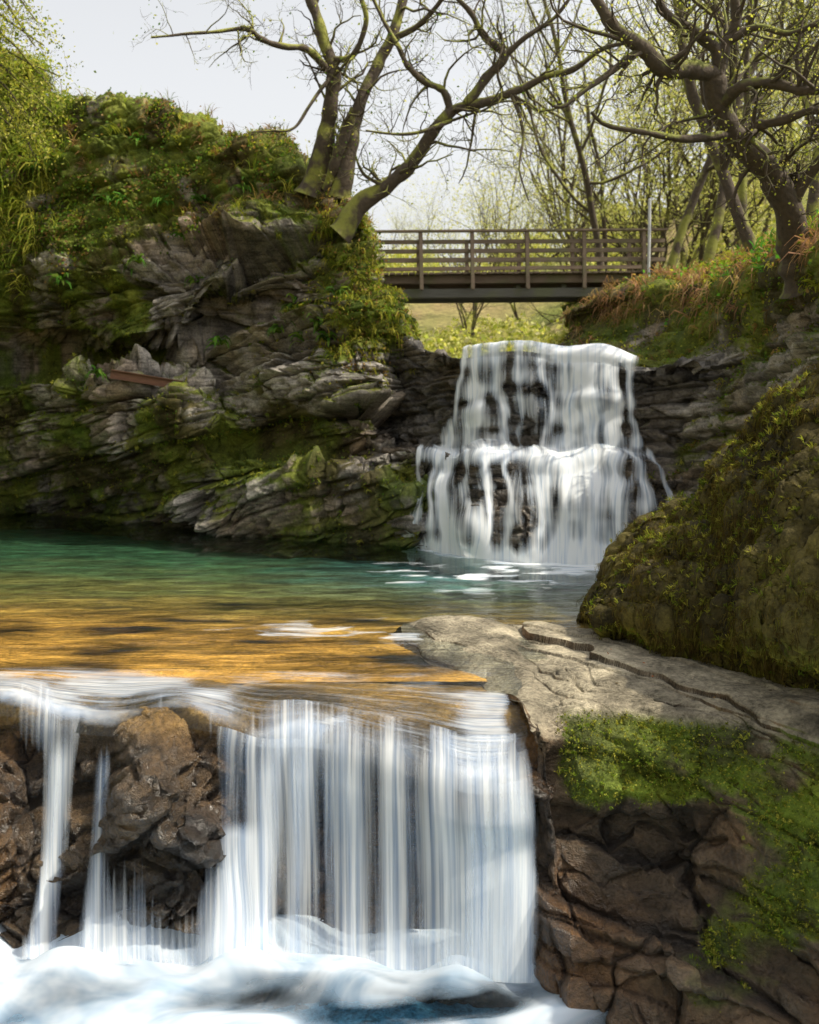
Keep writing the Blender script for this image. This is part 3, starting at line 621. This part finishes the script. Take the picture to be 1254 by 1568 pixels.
def leaf_tree(T,name,n,size,cols,parent,spread=.18,lvmin=1):
    tips=[t for t in T.tips if t[2]>=lvmin]; vg=Veg()
    i=R.integers(0,len(tips),n); p=np.array([t[0] for t in tips])[i]+R.normal(size=(n,3))*spread
    l=size*R.uniform(.5,1.3,n); vg.leaves(p,unit(R.normal(size=(n,3))+[0,0,-.4]),unit(R.normal(size=(n,3))),l,l*.7,pal(cols,n,.3)); vg.build(name,M_leaf,parent)
YL=[(.42,.42,.1),(.32,.36,.07),(.5,.46,.14),(.24,.28,.05)]
T=Tubes()
limb(T,[(478,300,22),(492,240,21.8),(508,170,21.6),(512,110,21.5),(495,60,21.5),(478,0,21.5),(462,-90,21.4)],.18,.09,14,1.6,rough=.06,base=.7)
limb(T,[(520,300,21.7),(532,230,21.6),(548,170,21.6),(580,95,21.7),(605,50,21.8),(625,-20,22),(640,-100,22)],.15,.08,14,1.6,rough=.06,base=.5)
limb(T,[(500,290,21.8),(515,240,21.5),(530,200,21.4),(545,165,21.3)],.12,.09,3,1.)
limb(T,[(505,110,21.5),(470,75,21.2),(440,70,21),(400,60,20.8),(375,45,20.6),(330,48,20.4),(290,52,20.2),(230,58,20)],.08,.02,12,1.2)
limb(T,[(515,110,21.5),(480,150,21.2),(450,195,21),(415,200,20.8),(385,205,20.7)],.045,.015,6,.8)
limb(T,[(505,90,21.5),(540,85,21.3),(560,30,21.1),(545,-20,21)],.07,.04,6,1.2)
limb(T,[(520,360,21),(548,318,21),(590,290,20.9),(625,260,20.8),(655,215,20.7),(690,172,20.6),(735,158,20.5),(790,140,20.4),(850,115,20.2),(900,90,20),(960,60,19.8)],.17,.035,20,1.6,rough=.06,base=.5)
limb(T,[(690,172,20.6),(680,140,20.5),(650,125,20.4),(625,100,20.3),(610,70,20.3),(585,30,20.3),(560,-30,20.2)],.075,.03,9,1.2)
limb(T,[(715,160,20.5),(745,120,20.4),(772,88,20.3),(745,60,20.3),(725,25,20.2),(690,-10,20.2)],.10,.04,9,1.3,rough=.07)
limb(T,[(772,88,20.3),(800,60,20.2),(850,25,20.1),(880,-20,20)],.06,.025,8,1.2)
limb(T,[(690,185,20.6),(650,200,20.3),(600,205,20.2),(560,200,20)],.05,.015,7,1.)
limb(T,[(780,145,20.4),(800,200,20.2),(795,260,20),(810,310,20)],.04,.01,7,1.)
limb(T,[(600,290,20.9),(560,270,20.7),(545,240,20.5)],.05,.015,5,.9)
limb(T,[(600,60,21.7),(640,40,21.5),(670,10,21.3),(700,-40,21)],.07,.03,7,1.2)
tree=T.build('ivy_clad_oak_tree',M_bark2)
leaf_tree(T,'leaves',1300,.055,YL+IVY,tree,.12,1)
T=Tubes()
limb(T,[(1240,440,14.6),(1222,390,14.5),(1208,330,14.2),(1180,275,14),(1150,235,13.8),(1120,195,13.6),(1100,150,13.5),(1092,118,13.4)],.2,.13,9,1.1,rough=.05,base=.8)
limb(T,[(1092,118,13.4),(1050,108,13.2),(1010,100,13),(985,75,12.9),(950,50,12.8),(925,15,12.7),(895,-30,12.6)],.12,.06,9,1.1,rough=.05)
limb(T,[(1098,130,13.4),(1095,80,13.3),(1060,45,13.2),(1020,25,13.1),(1000,-20,13)],.08,.04,8,1.)
limb(T,[(1098,120,13.4),(1110,70,13.3),(1130,30,13.2),(1120,-30,13.1)],.08,.05,6,1.)
limb(T,[(1110,165,13.5),(1135,140,13.2),(1185,130,13),(1230,140,12.8),(1270,135,12.6),(1340,110,12.4)],.08,.05,9,1.,rough=.05)
limb(T,[(1125,205,13.6),(1080,208,13.3),(1030,210,13.1),(980,200,12.9),(925,190,12.8),(905,175,12.7)],.06,.02,9,.8)
limb(T,[(1140,225,13.7),(1160,195,13.4),(1200,185,13.2),(1250,170,13),(1300,190,12.8)],.08,.04,8,.9)
limb(T,[(985,75,12.9),(940,110,12.8),(900,140,12.7),(860,165,12.6),(835,150,12.5)],.05,.012,8,.8)
limb(T,[(1110,70,13.3),(1160,40,13.1),(1210,50,12.9),(1280,20,12.7)],.05,.03,6,.9)
limb(T,[(1205,340,14.2),(1225,290,14),(1260,240,13.8),(1300,200,13.6)],.09,.05,5,1.)
tree=T.build('oak_tree',M_bark)
leaf_tree(T,'leaves',2200,.038,YL,tree,.08,1)
T=Tubes()
limb(T,[(-160,200,22),(-130,100,21),(-90,20,20),(-40,-40,19.5)],.2,.08,10,1.8)
for a in range(9):
    y0=-60+a*26; limb(T,[(-130,y0-20,20),(-60,y0+R.uniform(-20,20),19.5),(0,y0+30,19.2),(R.uniform(20,90),y0+R.uniform(60,130),19)],.05,.01,9,.9,upb=-.12)
tree=T.build('overhanging_tree',M_bark2); leaf_tree(T,'leaves',8000,.06,YL+YG,tree,.14,1)
for (u,v,dd,hh,ln) in [(1075,420,24,9,.6),(1175,400,19,8,-.7),(1020,430,28,10,.1),(930,440,33,11,.2),(1140,400,26,10,-.2),(880,440,40,9,.3),(1235,380,18,8,.1)]:
    T=Tubes(); b=np.array(S(u,v+25,dd)); grow(T,b,(ln*.4,0,1),hh,.13,0,.12,.12,(11,5,3),12)
    tree=T.build('ash_tree',M_bark2); leaf_tree(T,'leaves',800,.065,YL,tree,.2,1)
wood=empty('distant_woodland')
protos=[]
HZ=[(.58,.56,.27),(.48,.49,.2),(.64,.6,.33),(.38,.41,.15)]  # paler leaf colours stand in for aerial haze
for k in range(4):
    T=Tubes(); grow(T,(0,0,0),(R.uniform(-.2,.2),R.uniform(-.2,.2),1),9,.14,0,.13,.1,(13,5,2),11)
    me=T.build('trunk_proto',M_bark2); vg=Veg()
    tips=np.array([t[0] for t in T.tips if t[2]>=1]); n=2100; i=R.integers(0,len(tips),n); p=tips[i]+R.normal(size=(n,3))*.3
    l=.11*R.uniform(.5,1.3,n); vg.leaves(p,unit(R.normal(size=(n,3))),unit(R.normal(size=(n,3))),l,l*.75,pal(HZ,n,.25)); lf=vg.build('crown_proto',M_leaf)
    protos.append((me,lf))
vg=Veg(); n=2000; q=R.normal(size=(n,3)); q=unit(q)*R.uniform(.5,1,(n,1))**.5; q=q*np.array([1.5,1.5,1.1])*(1+.35*vn(q*2.5,6)[:,None])+np.array([0,0,.7]); l=.15*R.uniform(.5,1.3,n)
vg.leaves(q,unit(R.normal(size=(n,3))),unit(R.normal(size=(n,3))),l,l*.7,pal(HZ+YL,n,.3)); bush=vg.build('bush_proto',M_leaf)
def inst(src,loc,s,rz):
    o=bpy.data.objects.new(src.name.split('_')[0],src.data); scn.collection.objects.link(o); o.parent=wood; o.location=loc; o.scale=(s,s,s*R.uniform(.85,1.15)); o.rotation_euler=(0,0,rz)
def gzs(x,y): return float(gz(np.array([x]),np.array([y]))[0])
for k in range(46):
    y=R.uniform(38,95); u=R.uniform(480,1450); 
    if k%3==0: u=R.uniform(880,1400); y=R.uniform(32,50)
    x=(u-627)/F*y; s=R.uniform(.7,1.2); 
    if u<860: s*=.6
    t,l=protos[k%4]; rz=R.uniform(0,6.28); z=gzs(x,y)-.3
    for src in (t,l): inst(src,(x,y,z),s,rz)
for k in range(85):
    y=R.uniform(31,75); u=R.uniform(500,1400); x=(u-627)/F*y
    if abs(x-2)<1.8 and y<34: continue
    inst(bush,(x,y,gzs(x,y)-.2),R.uniform(.6,1.3),R.uniform(0,6.28))
for t,l in protos:
    bpy.data.objects.remove(t); bpy.data.objects.remove(l)
bpy.data.objects.remove(bush)
# ================================================================ FOOTBRIDGE
def wood_mat(name,c1,c2):
    m,nt,out,N,L=newmat(name); P=N('ShaderNodeTexCoord').outputs['Object']
    mp=N('ShaderNodeMapping'); mp.inputs['Scale'].default_value=(1.5,14,14); L(P,mp.inputs[0])
    n=N('ShaderNodeTexNoise',Scale=2.0,Detail=6.0,Roughness=.65); L(mp.outputs[0],n.inputs['Vector'])
    n2=N('ShaderNodeTexNoise',Scale=1.3,Detail=3.0); L(P,n2.inputs['Vector'])
    mx=N('ShaderNodeMix',data_type='RGBA'); L(n.outputs['Fac'],mx.inputs[0]); mx.inputs[6].default_value=(*c1,1); mx.inputs[7].default_value=(*c2,1)
    m2=N('ShaderNodeMix',data_type='RGBA'); L(maprange(N,L,n2.outputs['Fac'],.5,.65,0,.6),m2.inputs[0]); L(mx.outputs[2],m2.inputs[6]); m2.inputs[7].default_value=(.12,.13,.05,1)
    b=N('ShaderNodeBsdfPrincipled',Roughness=.8); L(m2.outputs[2],b.inputs['Base Color'])
    bp=N('ShaderNodeBump',Strength=.5,Distance=.02); L(n.outputs['Fac'],bp.inputs['Height']); L(bp.outputs[0],b.inputs['Normal']); L(b.outputs[0],out.inputs[0]); return m
M_w=wood_mat('weathered_timber',(.09,.065,.045),(.26,.19,.13)); M_s=wood_mat('bridge_beam',(.06,.06,.05),(.16,.15,.12))
br=empty('wooden_footbridge',(2.4,26,5.63)); br.rotation_euler=(0,-.012,.03)
def box(name,c,s,mat,parent,bev=.012,rot=(0,0,0)):
    import bmesh
    bm=bmesh.new(); bmesh.ops.create_cube(bm,size=1); bmesh.ops.scale(bm,vec=s,verts=bm.verts)
    bmesh.ops.bevel(bm,geom=bm.edges[:],offset=min(bev,min(s)*.3),segments=2,affect='EDGES')
    me=bpy.data.meshes.new(name); bm.to_mesh(me); bm.free(); me.materials.append(mat)
    o=bpy.data.objects.new(name,me); scn.collection.objects.link(o); o.location=c; o.rotation_euler=rot; o.parent=parent; return o
xl,xr=-4.2,3.35
k=0
for x in np.arange(xl,xr+.6,.155):
    box('deck_plank_%d'%k,(x,.65,0+R.uniform(-.006,.006)),(.14,1.5,.05),M_w,br,.008); k+=1
for j,y in enumerate((.12,1.18)):
    box('stringer_%d'%j,((xl+xr)/2,y,-.46),(xr-xl+1.2,.16,.22),M_s,br)
    box('edge_beam_%d'%j,((xl+xr)/2+.3,y-.02 if j==0 else y+.02,-.13),(xr-xl+1,.1,.2),M_w,br)
for j,x in enumerate(np.arange(xl,xr,1.1)): box('cross_beam_%d'%j,(x,.65,-.29),(.12,.88,.11),M_s,br)
posts=[-3.4,-2.13,-.92,.38,1.73,3.15]
for j,y in enumerate((-.12,1.42)):
    for i,x in enumerate(posts):
        box('post_%d_%d'%(j,i),(x,y,.28),(.095,.08,1.35),M_w,br,.012,(0,R.uniform(-.01,.01),0))
    for i,z in enumerate((.3,.52,.74)):
        box('rail_%d_%d'%(j,i),(-.1,y+.065 if j==0 else y-.065,z),(xr-xl,.04,.1),M_w,br,.008,(0,R.uniform(-.003,.003),0))
    box('handrail_%d'%j,(-.1,y,.985),(xr-xl+.1,.13,.055),M_w,br,.012)
box('bank_seat',(3.4,.65,-.45),(.9,1.7,.5),M_s,br)
T=Tubes(); b=np.array(S(993,425,25.5)); T.tube([b,b+[.02,0,.9],b+[.03,0,1.8]],[.035]*3,10); T.tube([b+[.03,0,1.8],b+[.03,0,1.84]],[.045,.01],10)
m,nt,out,N,L=newmat('galvanised_steel'); b_=N('ShaderNodeBsdfPrincipled',Roughness=.5,Metallic=.3); b_.inputs['Base Color'].default_value=(.55,.55,.55,1); L(b_.outputs[0],out.inputs[0])
T.build('marker_pole',m)
m,nt,out,N,L=newmat('rust'); n_=N('ShaderNodeTexNoise',Scale=9.,Detail=5.); r_=N('ShaderNodeValToRGB'); r_.color_ramp.elements[0].color=(.05,.03,.02,1); r_.color_ramp.elements[1].color=(.28,.13,.07,1); L(n_.outputs['Fac'],r_.inputs[0]); b_=N('ShaderNodeBsdfPrincipled',Roughness=.85); L(r_.outputs[0],b_.inputs['Base Color']); L(b_.outputs[0],out.inputs[0])
gd=empty('rusty_girder',S(235,583,22.0)); gd.rotation_euler=(0,.16,.1)
box('web',(0,0,0),(1.7,.03,.14),m,gd,.004); box('top_flange',(0,0,.08),(1.7,.14,.02),m,gd,.004); box('bottom_flange',(0,0,-.08),(1.7,.14,.02),m,gd,.004)
# ================================================================ LIGHT / WORLD / CAMERA
ts=Vector((.55,-.12,.78)).normalized()
el=math.asin(ts.z); az=math.atan2(ts.x,ts.y)
sl=bpy.data.lights.new('sun','SUN'); sl.energy=5.0; sl.angle=math.radians(.5); sl.color=(1,.91,.74)
so=bpy.data.objects.new('sun',sl); scn.collection.objects.link(so); so.rotation_euler=ts.to_track_quat('Z','Y').to_euler(); so.location=(10,10,30)
w=bpy.data.worlds.new('World'); scn.world=w; w.use_nodes=True; nt=w.node_tree
bg=nt.nodes['Background']; sk_=nt.nodes.new('ShaderNodeTexSky'); sk_.sky_type='NISHITA'; sk_.sun_disc=False; sk_.sun_elevation=el; sk_.sun_rotation=az; sk_.dust_density=4.; sk_.air_density=1.2
hs=nt.nodes.new('ShaderNodeHueSaturation'); hs.inputs['Saturation'].default_value=.12; hs.inputs['Value'].default_value=1.6; nt.links.new(sk_.outputs[0],hs.inputs['Color']); nt.links.new(hs.outputs[0],bg.inputs['Color']); bg.inputs['Strength'].default_value=.15
cam=bpy.data.cameras.new('camera'); co=bpy.data.objects.new('camera',cam); scn.collection.objects.link(co); scn.camera=co
co.location=(0,0,H); co.rotation_euler=(math.pi/2,0,0); cam.sensor_fit='VERTICAL'; cam.sensor_height=36; cam.lens=36*F/1568; cam.shift_y=-144/1568; cam.clip_end=3000; cam.clip_start=.1
cam.dof.use_dof=True; cam.dof.focus_distance=9.5; cam.dof.aperture_fstop=2.0
scn.view_settings.view_transform='Standard'; scn.view_settings.look='None'; scn.view_settings.exposure=0
